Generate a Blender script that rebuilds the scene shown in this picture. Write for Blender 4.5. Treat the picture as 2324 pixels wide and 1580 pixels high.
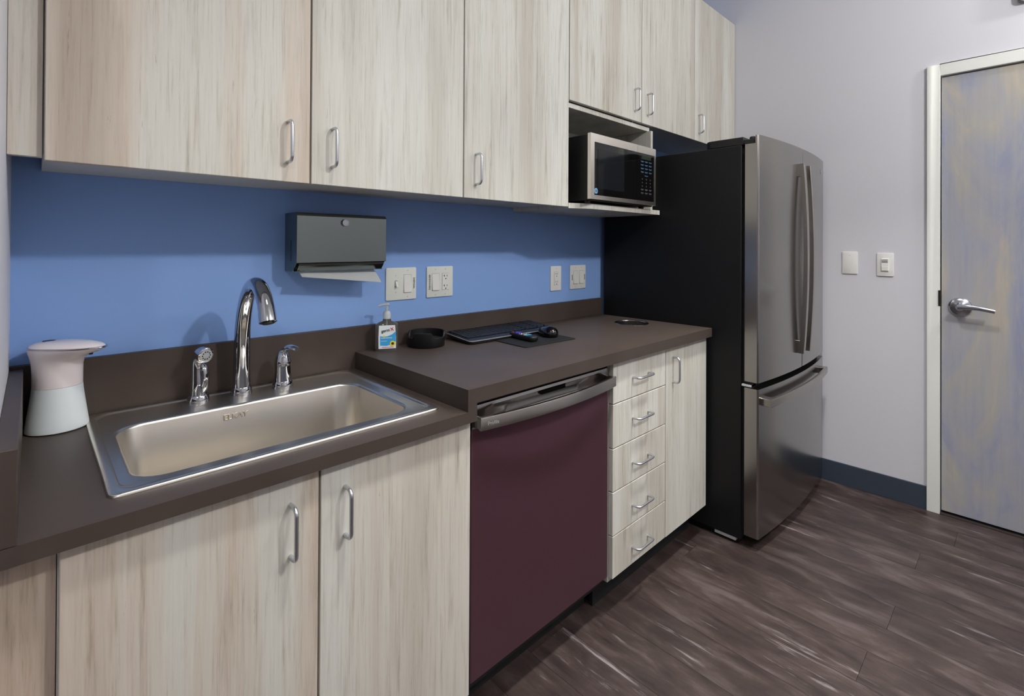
import bpy, bmesh, math, random
from mathutils import Vector, Matrix
random.seed(7)
for o in list(bpy.data.objects): bpy.data.objects.remove(o, do_unlink=True)
SC = bpy.context.scene
COL = SC.collection
# ---------------------------------------------------------------- camera
cam = bpy.data.cameras.new('camera'); camo = bpy.data.objects.new('camera', cam); COL.objects.link(camo)
cam.sensor_fit = 'HORIZONTAL'; cam.sensor_width = 36.0
F_PX, CX, CY, W, H = 1127.2056, 1212.4037, 550.8313, 2324.0, 1580.0
cam.lens = F_PX / W * 36.0
cam.shift_x = (W / 2 - CX) / W
cam.shift_y = (CY - H / 2) / W
cam.clip_start = 0.02
rr = Vector((0.70400039, -0.71018122, 0.00510839)); dd = Vector((0.00721958, -0.00003615, -0.99997394)); ff = Vector((0.71016289, 0.70401892, 0.00510176))
m = Matrix.Identity(4)
for i in range(3):
    m[i][0] = rr[i]; m[i][1] = -dd[i]; m[i][2] = -ff[i]
m.translation = Vector((0.1205, -1.62503, 1.28222))
camo.matrix_world = m
SC.camera = camo
# ---------------------------------------------------------------- world, lights, exposure
wd = bpy.data.worlds.new('world'); SC.world = wd; wd.use_nodes = True
wd.node_tree.nodes['Background'].inputs[0].default_value = (0.8, 0.85, 1.0, 1)
wd.node_tree.nodes['Background'].inputs[1].default_value = 0.2
SC.view_settings.view_transform = 'Standard'; SC.view_settings.look = 'None'
SC.view_settings.gamma = 1.0; SC.view_settings.use_curve_mapping = False
SC.view_settings.exposure = -0.95
ZC = 2.9
def downlight(x, y, power, size=0.2, col=(1.0, 0.985, 0.96), spread=84):
    l = bpy.data.lights.new('downlight_lamp', 'AREA'); l.shape = 'DISK'; l.size = size
    l.energy = power; l.color = col; l.spread = math.radians(spread)
    o = bpy.data.objects.new('downlight_lamp', l); COL.objects.link(o); o.location = (x, y, ZC - 0.012)
    return o
for x, y, p in ((1.95, -1.25, 24), (0.75, -1.25, 16)):
    downlight(x, y, p)
for x, y, p in ((1.6, -2.62, 165), (-0.6, -2.62, 44), (2.85, -2.62, 52)):  # rightmost lamp is an added fill for the right wall and upper cabinets
    l = bpy.data.lights.new('globe_or_fill_lamp', 'POINT'); l.shadow_soft_size = 0.06; l.energy = p; l.color = (1.0, 0.99, 0.975)
    o = bpy.data.objects.new('globe_or_fill_lamp', l); COL.objects.link(o); o.location = (x, y, 2.76)
# ---------------------------------------------------------------- materials
def s2l(c):
    return tuple(((v / 255.0) / 12.92 if v / 255.0 <= 0.04045 else ((v / 255.0 + 0.055) / 1.055) ** 2.4) for v in c)
def newmat(name):
    mt = bpy.data.materials.new(name); mt.use_nodes = True
    nt = mt.node_tree; b = nt.nodes['Principled BSDF']
    return mt, nt, b
def mat(name, rgb, rough=0.5, metal=0.0, spec=0.5, coat=0.0, bump=0.0, bscale=200, trans=0.0, ior=1.45, emit=None, aniso=None):
    mt, nt, b = newmat(name)
    b.inputs['Base Color'].default_value = (*s2l(rgb), 1)
    b.inputs['Roughness'].default_value = rough; b.inputs['Metallic'].default_value = metal
    b.inputs['Specular IOR Level'].default_value = spec; b.inputs['Coat Weight'].default_value = coat
    b.inputs['Transmission Weight'].default_value = trans; b.inputs['IOR'].default_value = ior
    if emit:
        b.inputs['Emission Color'].default_value = (*s2l(emit[0]), 1); b.inputs['Emission Strength'].default_value = emit[1]
    if bump or aniso:
        tc = nt.nodes.new('ShaderNodeTexCoord'); mp = nt.nodes.new('ShaderNodeMapping'); nz = nt.nodes.new('ShaderNodeTexNoise')
        nt.links.new(tc.outputs['Object'], mp.inputs[0]); nt.links.new(mp.outputs[0], nz.inputs['Vector'])
        if aniso: mp.inputs['Scale'].default_value = aniso
        nz.inputs['Scale'].default_value = bscale; nz.inputs['Detail'].default_value = 3
        bp = nt.nodes.new('ShaderNodeBump'); bp.inputs['Strength'].default_value = bump; bp.inputs['Distance'].default_value = 0.001
        nt.links.new(nz.outputs['Fac'], bp.inputs['Height']); nt.links.new(bp.outputs[0], b.inputs['Normal'])
        if aniso:
            mr = nt.nodes.new('ShaderNodeMapRange'); mr.inputs[3].default_value = max(rough - 0.06, 0.02); mr.inputs[4].default_value = rough + 0.08
            nt.links.new(nz.outputs['Fac'], mr.inputs[0]); nt.links.new(mr.outputs[0], b.inputs['Roughness'])
    return mt
def node(nt, t, **kw):
    n = nt.nodes.new(t)
    for k, v in kw.items(): setattr(n, k, v)
    return n
def noise(nt, vec, scale, detail=4, rough=0.55, dist=0.0):
    n = nt.nodes.new('ShaderNodeTexNoise'); n.inputs['Scale'].default_value = scale; n.inputs['Detail'].default_value = detail
    n.inputs['Roughness'].default_value = rough; n.inputs['Distortion'].default_value = dist
    nt.links.new(vec, n.inputs['Vector']); return n.outputs['Fac']
def ramp(nt, fac, stops):
    r = nt.nodes.new('ShaderNodeValToRGB'); e = r.color_ramp.elements
    while len(e) < len(stops): e.new(0.5)
    for i, (p, c) in enumerate(stops):
        e[i].position = p; e[i].color = (*c, 1) if len(c) == 3 else c
    nt.links.new(fac, r.inputs[0]); return r.outputs[0]
def mix(nt, fac, a, b, mode='MIX'):
    n = nt.nodes.new('ShaderNodeMix'); n.data_type = 'RGBA'; n.blend_type = mode
    if isinstance(fac, (int, float)): n.inputs[0].default_value = fac
    else: nt.links.new(fac, n.inputs[0])
    for i, v in ((6, a), (7, b)):
        if isinstance(v, tuple): n.inputs[i].default_value = (*v, 1)
        else: nt.links.new(v, n.inputs[i])
    return n.outputs[2]
def objvec(nt, scale, rnd=7.0):
    tc = nt.nodes.new('ShaderNodeTexCoord'); oi = nt.nodes.new('ShaderNodeObjectInfo')
    mu = nt.nodes.new('ShaderNodeMath'); mu.operation = 'MULTIPLY'; mu.inputs[1].default_value = rnd
    nt.links.new(oi.outputs['Random'], mu.inputs[0])
    ad = nt.nodes.new('ShaderNodeVectorMath'); ad.operation = 'ADD'
    nt.links.new(tc.outputs['Object'], ad.inputs[0])
    cb = nt.nodes.new('ShaderNodeCombineXYZ')
    for i in range(3): nt.links.new(mu.outputs[0], cb.inputs[i])
    nt.links.new(cb.outputs[0], ad.inputs[1])
    outs = []
    for s in scale:
        mp = nt.nodes.new('ShaderNodeMapping'); mp.inputs['Scale'].default_value = s
        nt.links.new(ad.outputs[0], mp.inputs[0]); outs.append(mp.outputs[0])
    return outs, oi.outputs['Random']
def wood_mat():
    mt, nt, b = newmat('pale_wood_laminate')
    (v1, v2, v3, v4, v5), rnd = objvec(nt, ((1, 1, 0.04), (1, 1, 0.03), (1, 1, 0.05), (1, 1, 0.16), (1, 1, 0.075)))
    at = nt.nodes.new('ShaderNodeAttribute'); at.attribute_type = 'OBJECT'; at.attribute_name = 'warm_grain'
    band = noise(nt, v1, 7, 4, 0.6, 0.15)
    pale = ramp(nt, band, [(0.36, s2l((192, 188, 178))), (0.5, s2l((207, 206, 198))), (0.66, s2l((214, 214, 208)))])
    tan = ramp(nt, band, [(0.38, s2l((182, 164, 148))), (0.5, s2l((202, 186, 170))), (0.6, s2l((206, 202, 192)))])
    c = mix(nt, at.outputs['Fac'], pale, tan)
    fine = noise(nt, v2, 190, 5, 0.7, 0.05)
    c = mix(nt, 0.75, c, ramp(nt, fine, [(0.30, (0.70, 0.68, 0.65)), (0.44, (0.95, 0.95, 0.94)), (0.7, (1.05, 1.05, 1.05))]), 'MULTIPLY')
    med = noise(nt, v3, 60, 5, 0.66, 0.12)
    c = mix(nt, 0.8, c, ramp(nt, med, [(0.30, (0.62, 0.59, 0.55)), (0.38, (0.86, 0.84, 0.81)), (0.47, (1, 1, 1))]), 'MULTIPLY')
    hair = noise(nt, v5, 120, 5, 0.7, 0.25)
    hk = ramp(nt, hair, [(0.29, (0.75, 0.75, 0.75)), (0.345, (0, 0, 0))])
    hreg = ramp(nt, noise(nt, v1, 10, 3), [(0.44, (0, 0, 0)), (0.60, (1, 1, 1))])
    c = mix(nt, mix(nt, 1.0, hk, hreg, 'MULTIPLY'), c, s2l((126, 116, 104)))
    crack = noise(nt, v4, 70, 6, 0.7, 0.9)
    ck = ramp(nt, crack, [(0.27, (0.9, 0.9, 0.9)), (0.32, (0, 0, 0))])
    reg = ramp(nt, noise(nt, v4, 6, 2), [(0.54, (0, 0, 0)), (0.64, (1, 1, 1))])
    c = mix(nt, mix(nt, 1.0, ck, reg, 'MULTIPLY'), c, s2l((112, 98, 86)))
    nt.links.new(c, b.inputs['Base Color'])
    b.inputs['Roughness'].default_value = 0.48; b.inputs['Specular IOR Level'].default_value = 0.4
    bp = nt.nodes.new('ShaderNodeBump'); bp.inputs['Strength'].default_value = 0.12; bp.inputs['Distance'].default_value = 0.001
    nt.links.new(fine, bp.inputs['Height']); nt.links.new(bp.outputs[0], b.inputs['Normal'])
    return mt
def plank_mat():
    mt, nt, b = newmat('brown_vinyl_plank')
    (v1, v2, v3), rnd = objvec(nt, ((1, 0.3, 1), (1, 0.07, 1), (1, 0.08, 1)), 31.0)
    a = noise(nt, v1, 15, 7, 0.66, 0.4)
    c1 = ramp(nt, a, [(0.30, s2l((38, 30, 30))), (0.43, s2l((54, 44, 42))), (0.54, s2l((66, 55, 52))), (0.68, s2l((88, 78, 77)))])
    f = noise(nt, v2, 120, 6, 0.7, 0.15)
    c2 = ramp(nt, f, [(0.3, (0.66, 0.64, 0.64)), (0.48, (1, 1, 1)), (0.7, (1.16, 1.14, 1.14))])
    c = mix(nt, 0.85, c1, c2, 'MULTIPLY')
    w = noise(nt, v3, 30, 7, 0.7, 0.35)
    wk = ramp(nt, w, [(0.60, (0, 0, 0)), (0.70, (0.6, 0.6, 0.6))])
    c = mix(nt, wk, c, s2l((168, 160, 162)))
    tint = ramp(nt, rnd, [(0.0, (0.84, 0.82, 0.82)), (0.5, (1, 0.98, 0.98)), (1.0, (1.1, 1.1, 1.12))])
    c = mix(nt, 1.0, c, tint, 'MULTIPLY')
    nt.links.new(c, b.inputs['Base Color']); b.inputs['Roughness'].default_value = 0.42
    bp = nt.nodes.new('ShaderNodeBump'); bp.inputs['Strength'].default_value = 0.15; bp.inputs['Distance'].default_value = 0.001
    nt.links.new(f, bp.inputs['Height']); nt.links.new(bp.outputs[0], b.inputs['Normal'])
    return mt
def door_mat():
    mt, nt, b = newmat('mottled_painted_door')
    (v1, v2, v3), _ = objvec(nt, ((1, 1, 0.3), (1, 1, 0.35), (1, 1, 0.06)), 3.0)
    a = noise(nt, v1, 4.5, 5, 0.6, 0.6)
    c = ramp(nt, a, [(0.36, s2l((142, 148, 174))), (0.46, s2l((158, 160, 172))), (0.56, s2l((168, 166, 164))), (0.66, s2l((186, 176, 160)))])
    g = noise(nt, v2, 7, 4, 0.6, 1.0)
    gk = ramp(nt, g, [(0.60, (0, 0, 0)), (0.80, (0.7, 0.7, 0.7))])
    c = mix(nt, gk, c, s2l((190, 176, 154)))
    f = noise(nt, v3, 60, 3)
    c = mix(nt, 0.25, c, ramp(nt, f, [(0.3, (0.8, 0.8, 0.82)), (0.7, (1.1, 1.1, 1.1))]), 'MULTIPLY')
    nt.links.new(c, b.inputs['Base Color']); b.inputs['Roughness'].default_value = 0.45
    return mt
def wall_mat(name, rgb, rough=0.6):
    return mat(name, rgb, rough, bump=0.06, bscale=350)
def counter_mat():
    mt, nt, b = newmat('dark_taupe_laminate')
    (v,), _ = objvec(nt, ((1, 1, 1),), 0.0)
    n = noise(nt, v, 5, 3)
    c = ramp(nt, n, [(0.35, s2l((68, 59, 54))), (0.65, s2l((74, 65, 60)))])
    nt.links.new(c, b.inputs['Base Color']); b.inputs['Roughness'].default_value = 0.42
    b.inputs['Specular IOR Level'].default_value = 0.2
    return mt
M = dict(
    wood=wood_mat(), plank=plank_mat(), door=door_mat(), counter=counter_mat(),
    melamine=mat('white_melamine', (200, 200, 198), 0.6),
    blue=wall_mat('blue_wall_paint', (134, 170, 228)),
    lav=wall_mat('lavender_wall_paint', (213, 213, 220)),
    far=wall_mat('grey_far_wall_paint', (190, 187, 190)),
    ceil=wall_mat('ceiling_paint', (232, 232, 230), 0.8),
    subfloor=mat('dark_subfloor', (45, 38, 36), 0.8),
    kick=mat('black_toe_kick', (26, 26, 28), 0.6),
    base=mat('slate_blue_rubber', (52, 62, 76), 0.55),
    frame=mat('ivory_frame_paint', (226, 227, 222), 0.45),
    gapdark=mat('dark_gap', (18, 15, 12), 0.8),
    steel=mat('brushed_steel', (222, 216, 206), 0.31, 1.0),
    pull=mat('satin_chrome_pull', (205, 208, 214), 0.32, 1.0),
    chrome=mat('polished_chrome', (196, 198, 204), 0.04, 1.0),
    slate=mat('slate_stainless', (160, 157, 154), 0.22, 1.0),
    slateh=mat('slate_stainless_handle', (170, 165, 158), 0.24, 1.0),
    nickel=mat('satin_nickel', (178, 180, 188), 0.25, 1.0),
    maroon=mat('maroon_dishwasher_door', (92, 62, 72), 0.3, 0.55),
    fside=mat('black_textured_steel', (20, 20, 21), 0.5, spec=0.3),
    black=mat('black_plastic', (18, 18, 19), 0.45),
    blackg=mat('black_gloss', (8, 8, 9), 0.08, coat=0.3),
    blackwin=mat('microwave_window_glass', (20, 22, 26), 0.1),
    rubber=mat('black_cloth', (13, 14, 17), 0.75, bump=0.1, bscale=900),
    keyb=mat('keyboard_black', (14, 15, 19), 0.35),
    keycap=mat('keycap_black', (8, 8, 10), 0.4),
    silver=mat('silver_trim', (205, 208, 212), 0.3, 0.4),
    white=mat('white_plastic', (232, 232, 228), 0.35),
    ivory=mat('ivory_plastic', (226, 229, 222), 0.35),
    frost=mat('frosted_bottle', (228, 236, 238), 0.4),
    pinkw=mat('glossy_white_plastic', (236, 226, 226), 0.22),
    paper=mat('white_paper', (240, 240, 236), 0.85),
    tsteel=mat('dispenser_steel', (128, 136, 134), 0.17, 1.0),
    clear=mat('clear_plastic', (250, 252, 252), 0.02, trans=0.97, ior=1.36),
    pump=mat('translucent_pump', (228, 234, 234), 0.25, trans=0.45),
    lbl=mat('label_white', (226, 232, 234), 0.45),
    lblue=mat('label_blue', (60, 160, 220), 0.4),
    yellow=mat('label_yellow', (228, 216, 30), 0.4),
    brown=mat('label_brown', (70, 35, 30), 0.5),
    red=mat('print_red', (200, 25, 40), 0.5),
    ink=mat('print_black', (30, 30, 32), 0.6),
    grey=mat('print_grey', (150, 150, 152), 0.5),
    dgrey=mat('print_dim_grey', (70, 72, 76), 0.5),
    lite=mat('print_light', (205, 208, 212), 0.5),
    pblue=mat('panel_print_blue', (62, 92, 118), 0.5),
    purple=mat('button_purple', (75, 45, 190), 0.4),
    teal=mat('button_teal', (40, 170, 160), 0.4),
    green=mat('display_green', (16, 34, 14), 0.4),
    badge=mat('badge_blue', (120, 175, 215), 0.3, 0.3),
    slot=mat('slot_black', (10, 10, 10), 0.7),
)
# ---------------------------------------------------------------- mesh helpers
ORG = {}
def bx(bm, x0, x1, y0, y1, z0, z1):
    if x0 > x1: x0, x1 = x1, x0
    if y0 > y1: y0, y1 = y1, y0
    if z0 > z1: z0, z1 = z1, z0
    v = [bm.verts.new(p) for p in ((x0, y0, z0), (x1, y0, z0), (x1, y1, z0), (x0, y1, z0), (x0, y0, z1), (x1, y0, z1), (x1, y1, z1), (x0, y1, z1))]
    for f in ((3, 2, 1, 0), (4, 5, 6, 7), (0, 1, 5, 4), (1, 2, 6, 5), (2, 3, 7, 6), (3, 0, 4, 7)): bm.faces.new([v[i] for i in f])
    return v
def boxes(*bs):
    bm = bmesh.new()
    for b in bs: bx(bm, *b)
    return bm
def loft(bm, loops, cap0=True, cap1=True, close=False):
    vs = [[bm.verts.new(p) for p in l] for l in loops]
    n = len(vs[0]); k = len(vs)
    for i in range(k if close else k - 1):
        a, b = vs[i], vs[(i + 1) % k]
        for j in range(n):
            f = bm.faces.new((a[j], a[(j + 1) % n], b[(j + 1) % n], b[j])); f.smooth = True
    if cap0 and not close: bm.faces.new(list(reversed(vs[0])))
    if cap1 and not close: bm.faces.new(vs[-1])
    return vs
def tube(path, rad, n=12, bm=None, flat=None):
    bm = bm or bmesh.new(); path = [Vector(p) for p in path]
    if not isinstance(rad, (list, tuple)): rad = [rad] * len(path)
    t0 = (path[1] - path[0]).normalized()
    up = Vector((0, 0, 1)) if abs(t0.z) < 0.9 else Vector((1, 0, 0))
    u = t0.cross(up).normalized(); loops = []; pt = t0
    for i, p in enumerate(path):
        a = path[max(i - 1, 0)]; b = path[min(i + 1, len(path) - 1)]
        t = (b - a).normalized()
        q = pt.rotation_difference(t); u = (q @ u).normalized(); pt = t
        w = t.cross(u).normalized()
        fu, fw = flat if flat else (1, 1)
        loops.append([p + (u * math.cos(2 * math.pi * j / n) * fu + w * math.sin(2 * math.pi * j / n) * fw) * rad[i] for j in range(n)])
    loft(bm, loops); return bm
def lathe(prof, c, n=32, axis='z', bm=None, cap0=True, cap1=True):
    bm = bm or bmesh.new(); loops = []
    for r, h in prof:
        l = []
        for j in range(n):
            a = 2 * math.pi * j / n; ca, sa = math.cos(a) * r, math.sin(a) * r
            l.append((c[0] + ca, c[1] + sa, c[2] + h) if axis == 'z' else ((c[0] + ca, c[1] - h, c[2] + sa) if axis == 'y' else (c[0] - h, c[1] - ca, c[2] + sa)))
        loops.append(l)
    loft(bm, loops, cap0, cap1); return bm
def prism(poly, a, b, axis='z', bm=None, smooth=False):
    bm = bm or bmesh.new()
    def P(p, h): return (p[0], p[1], h) if axis == 'z' else ((p[0], h, p[1]) if axis == 'y' else (h, p[0], p[1]))
    v0 = [bm.verts.new(P(p, a)) for p in poly]; v1 = [bm.verts.new(P(p, b)) for p in poly]
    n = len(poly)
    bm.faces.new(v0); bm.faces.new(list(reversed(v1)))
    for j in range(n):
        f = bm.faces.new((v0[j], v1[j], v1[(j + 1) % n], v0[(j + 1) % n])); f.smooth = smooth
    return bm
def rrect(x0, x1, y0, y1, r, k=6):
    pts = []
    for cx, cy, a0 in ((x1 - r, y1 - r, 0), (x0 + r, y1 - r, 90), (x0 + r, y0 + r, 180), (x1 - r, y0 + r, 270)):
        for i in range(k + 1):
            a = math.radians(a0 + 90 * i / k); pts.append((cx + r * math.cos(a), cy + r * math.sin(a)))
    return pts
def thing(name, label, cat, loc, rz=0.0, group=None):
    o = bpy.data.objects.new(name, None); COL.objects.link(o); o.location = loc; o.rotation_euler = (0, 0, rz)
    o.empty_display_size = 0.05
    o['label'] = label; o['category'] = cat
    if group: o['group'] = group
    ORG[o.name] = Vector(loc); return o
def finish(name, bm, mt, parent=None, bevel=0, seg=2, ang=40, local=False, label=None, org=None):
    bmesh.ops.recalc_face_normals(bm, faces=bm.faces[:])
    if bevel:
        if ang == 40: ang = 20
        bmesh.ops.remove_doubles(bm, verts=bm.verts[:], dist=1e-6)
        es = [e for e in bm.edges if len(e.link_faces) == 2 and e.calc_face_angle(0) > math.radians(35)]
        bmesh.ops.bevel(bm, geom=es, offset=bevel, segments=seg, profile=0.5, affect='EDGES', clamp_overlap=True)
    o_ = Vector((0, 0, 0))
    if parent is not None: o_ = ORG[parent.name]
    elif org is not None: o_ = Vector(org)
    if not local: bmesh.ops.translate(bm, verts=bm.verts[:], vec=-o_)
    me = bpy.data.meshes.new(name); bm.to_mesh(me); bm.free()
    for p in me.polygons: p.use_smooth = True
    try: me.set_sharp_from_angle(angle=math.radians(ang))
    except Exception: pass
    me.materials.append(mt)
    o = bpy.data.objects.new(name, me); COL.objects.link(o)
    if parent is not None: o.parent = parent; ORG[o.name] = o_
    else: o.location = o_; ORG[o.name] = o_
    if label: o['label'] = label
    return o
def single(name, label, cat, bm, mt, org, bevel=0, group=None, **k):
    o = finish(name, bm, mt, None, bevel, org=org, **k); o['label'] = label; o['category'] = cat
    if group: o['group'] = group
    return o
def struct(name, bm, mt, label=None, bevel=0):
    o = finish(name, bm, mt, None, bevel); o['kind'] = 'structure'
    if label: o['label'] = label
    return o
def text(name, s, size, mt, parent, mw, local=False, depth=0.0004, align='CENTER', bold=0.0):
    cu = bpy.data.curves.new('t', 'FONT'); cu.body = s; cu.size = size; cu.extrude = depth; cu.align_x = align; cu.align_y = 'CENTER'; cu.offset = bold
    to = bpy.data.objects.new('t', cu); COL.objects.link(to); bpy.context.view_layer.update()
    me = bpy.data.meshes.new_from_object(to.evaluated_get(bpy.context.evaluated_depsgraph_get()))
    bpy.data.objects.remove(to, do_unlink=True)
    bm = bmesh.new(); bm.from_mesh(me); bpy.data.meshes.remove(me)
    bmesh.ops.transform(bm, matrix=mw, verts=bm.verts[:])
    return finish(name, bm, mt, parent, local=local)
def axes(loc, ex, ey):
    ex = Vector(ex).normalized(); ey = Vector(ey).normalized(); ez = ex.cross(ey)
    mm = Matrix.Identity(4)
    for i in range(3): mm[i][0] = ex[i]; mm[i][1] = ey[i]; mm[i][2] = ez[i]
    mm.translation = Vector(loc); return mm
# ---------------------------------------------------------------- dimensions from the photograph
XW, XR = 0.0847, 3.2079
Y_CF, Y_DF, Y_UF = -0.637, -0.6149, -0.3276
Z1, Z2, ZSP = 0.864, 0.9199, 1.004
XL, YFR = -2.2, -4.4
# ---------------------------------------------------------------- the room
fl = struct('floor', boxes((XL, XR + 0.1, YFR, 0.0, -0.05, -0.004)), M['subfloor'], 'brown wood-look vinyl plank floor')
pw, pl = 0.152, 1.22
pm = {}
for i in range(int((XR - XL) / pw) + 1):
    x0 = XR - (i + 1) * pw; x1 = XR - i * pw
    y = -random.random() * pl + pl * 0.999
    while y > YFR:
        a, b_ = max(y - pl, YFR), min(y, 0.0); y -= pl
        if b_ - a < 0.01: continue
        xx0 = max(x0, XL)
        key = (round(x1 - xx0, 4), round(b_ - a, 4))
        if key not in pm:
            o = finish('plank', boxes((-(x1 - xx0) / 2 + 0.0005, (x1 - xx0) / 2 - 0.0005, -(b_ - a) / 2 + 0.0005, (b_ - a) / 2 - 0.0005, -0.004, 0.0)), M['plank'], fl, 0, local=True)
            pm[key] = o.data
        else:
            o = bpy.data.objects.new('plank', pm[key]); COL.objects.link(o); o.parent = fl
        o.location = ((xx0 + x1) / 2, (a + b_) / 2, 0)
struct('wall_back', boxes((XW - 0.1, XR + 0.1, 0.0, 0.1, 0, ZC)), M['blue'], 'blue painted wall behind the counter')
struct('wall_left', boxes((XL, XW, -0.72, 0.0, 0, ZC)), M['lav'], 'lavender wall end beside the sink counter')
struct('wall_side', boxes((XL - 0.1, XL, YFR, -0.72, 0, ZC)), M['far'], 'grey side wall')
struct('wall_front', boxes((XL - 0.1, XR + 0.1, YFR - 0.1, YFR, 0, ZC)), M['far'], 'grey wall opposite the counter')
DY0, DY1, DZ = -1.329, -2.243, 2.109
struct('wall_right', boxes((XR, XR + 0.12, DY0 + 0.03, 0, 0, ZC), (XR, XR + 0.12, DY1 - 0.03, DY0 + 0.03, DZ + 0.03, ZC), (XR, XR + 0.12, YFR, DY1 - 0.03, 0, ZC)), M['lav'], 'pale lavender wall beside the door')
struct('ceiling', boxes((XL - 0.1, XR + 0.1, YFR - 0.1, 0.1, ZC, ZC + 0.1)), M['ceil'], 'white ceiling')
struct('baseboard_right', boxes((XR - 0.009, XR, -1.2795, 0, 0, 0.1135)), M['base'], 'dark slate rubber baseboard', bevel=0.002)
fr = struct('trim_1', boxes((XR - 0.016, XR + 0.1, DY0, -1.2785, 0, DZ + 0.056), (XR - 0.016, XR + 0.1, DY1 - 0.052, DY1, 0, DZ + 0.056), (XR - 0.016, XR + 0.1, DY1, DY0, DZ, DZ + 0.056)), M['frame'], 'ivory metal door frame', bevel=0.002)
finish('strike_plate', boxes((XR - 0.0175, XR + 0.002, DY0 - 0.002, DY0 + 0.006, 1.0, 1.075)), M['gapdark'], fr)
finish('threshold', boxes((XR - 0.012, XR + 0.05, DY1, DY0, 0.0, 0.004)), M['subfloor'], fr)
dr = struct('door_1', boxes((XR + 0.004, XR + 0.044, DY1 + 0.004, DY0 - 0.004, 0.016, DZ - 0.004)), M['door'], 'mottled grey, blue and tan painted flush door', bevel=0.0015)
finish('rosette', lathe([(0.0, 0), (0.043, 0), (0.044, 0.004), (0.041, 0.009), (0.03, 0.013), (0.021, 0.016), (0.018, 0.03), (0.016, 0.036), (0, 0.036)], (XR + 0.004, -1.402, 1.0), 40, 'x'), M['nickel'], dr, label='round satin nickel rosette')
lp = []
for i in range(15):
    t = i / 14
    lp.append((XR - 0.05 - 0.006 * math.sin(math.pi * t), -1.396 - 0.128 * t, 1.003 + 0.006 * math.sin(math.pi * t * 1.1) - 0.008 * t))
lv = finish('lever', tube(lp, [0.011] * 3 + [0.0115 - 0.003 * i / 11 for i in range(12)], 14, flat=(0.7, 1.1)), M['nickel'], dr, label='curved satin nickel lever')
finish('lever_neck', tube([(XR + 0.004, -1.402, 1.0), (XR - 0.03, -1.402, 1.0), (XR - 0.05, -1.402, 1.003)], 0.011, 14), M['nickel'], dr)
# ---------------------------------------------------------------- pulls and cabinets
def pull(parent, x, z, yf, horiz=False, L=0.1):
    r, pr, h = 0.0042, 0.030, L / 2; pts = [(-h, 0.0)]
    c = 0.014
    for i in range(7):
        a = math.radians(90 * i / 6); pts.append((-h + c - c * math.cos(a), pr - c + c * math.sin(a)))
    for i in range(7):
        a = math.radians(90 - 90 * i / 6); pts.append((h - c + c * math.cos(a), pr - c + c * math.sin(a)))
    pts.append((h, 0.0))
    path = [((x + s) if horiz else x, yf - d, z if horiz else z + s) for s, d in pts]
    return finish('pull', tube(path, r, 12), M['pull'], parent, label='satin chrome wire pull')
GAP = 0.0022
def door_panel(parent, x0, x1, z0, z1, yf, t=0.019, name='door'):
    o = finish(name, boxes((x0 + GAP, x1 - GAP, yf, yf + t, z0, z1)), M['wood'], parent, 0.0012, 1)
    o['warm_grain'] = 0.75 if x0 < 0.2 else (0.3 if x0 < 0.6 and z0 < 1 else 0.08)
    return o
def wall_cabinet(name, label, x0, x1, z0, zbody, z1, doors, pulls):
    t = thing(name, label, 'cabinet', ((x0 + x1) / 2, -0.17, zbody), group='wall cabinets above the counter')
    finish('body', boxes((x0 + 0.0005, x1 - 0.0005, Y_UF + 0.0215, -0.0005, zbody, z1)), M['melamine'], t, 0.001, 1)
    for (a, b, px) in doors:
        d = door_panel(t, a, b, z0, z1, Y_UF)
        pull(d, px, pulls, Y_UF)
    return t
ZUT = 2.668
wall_cabinet('wall_cabinet', 'tall two-door pale wood wall cabinet above the sink', 0.1317, 1.1024, 1.436, 1.4483, ZUT, ((0.1317, 0.6175, 0.562), (0.6175, 1.1024, 0.6725)), 1.5345)
wall_cabinet('wall_cabinet', 'tall single-door pale wood wall cabinet left of the microwave', 1.1024, 1.6238, 1.436, 1.4483, ZUT, ((1.1024, 1.6238, 1.1525),), 1.533)
wall_cabinet('wall_cabinet', 'short two-door pale wood wall cabinet directly above the microwave', 1.6238, 2.678, 1.8656, 1.870, ZUT, ((1.6238, 2.1502, 2.09), (2.1502, 2.678, 2.2)), 1.962)
wall_cabinet('wall_cabinet', 'short single-door pale wood wall cabinet above the refrigerator by the wall', 2.678, XR - 0.002, 1.8656, 1.870, ZUT, ((2.678, XR - 0.002, 2.725),), 1.961)
single('filler_strip', 'narrow recessed pale wood strip left of the wall cabinets', 'filler strip', boxes((XW + 0.0005, 0.1312, -0.31, -0.292, 1.443, ZUT)), M['wood'], (0.108, -0.30, 1.443), 0.001)['warm_grain'] = 1.0
# open microwave niche
nt_ = thing('microwave_niche', 'open pale wood niche with curved shelf holding the microwave', 'shelf', (1.93, -0.17, 1.431))
finish('top_panel', boxes((1.6245, 2.245, -0.31, -0.0005, 1.841, 1.861)), M['wood'], nt_, 0.001, 1)
finish('side_panel', boxes((2.228, 2.245, -0.33, -0.0005, 1.453, 1.841)), M['wood'], nt_, 0.001, 1)
finish('back_panel', boxes((1.6245, 2.228, -0.012, -0.0005, 1.453, 1.841)), M['wood'], nt_)
finish('cleat', boxes((2.098, 2.104, -0.31, -0.29, 1.861, 1.8695)), M['wood'], nt_)
sp = [(1.6245, -0.0005), (1.6245, -0.326)]
for i in range(1, 13):
    t = i / 12; sp.append((1.6245 + 0.11 * t, -0.326 - 0.042 * (3 * t * t - 2 * t ** 3)))
sp += [(2.245, -0.3685), (2.245, -0.0005)]
finish('shelf', prism(sp, 1.4315, 1.4525), M['wood'], nt_, label='curved-front shelf board')
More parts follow.
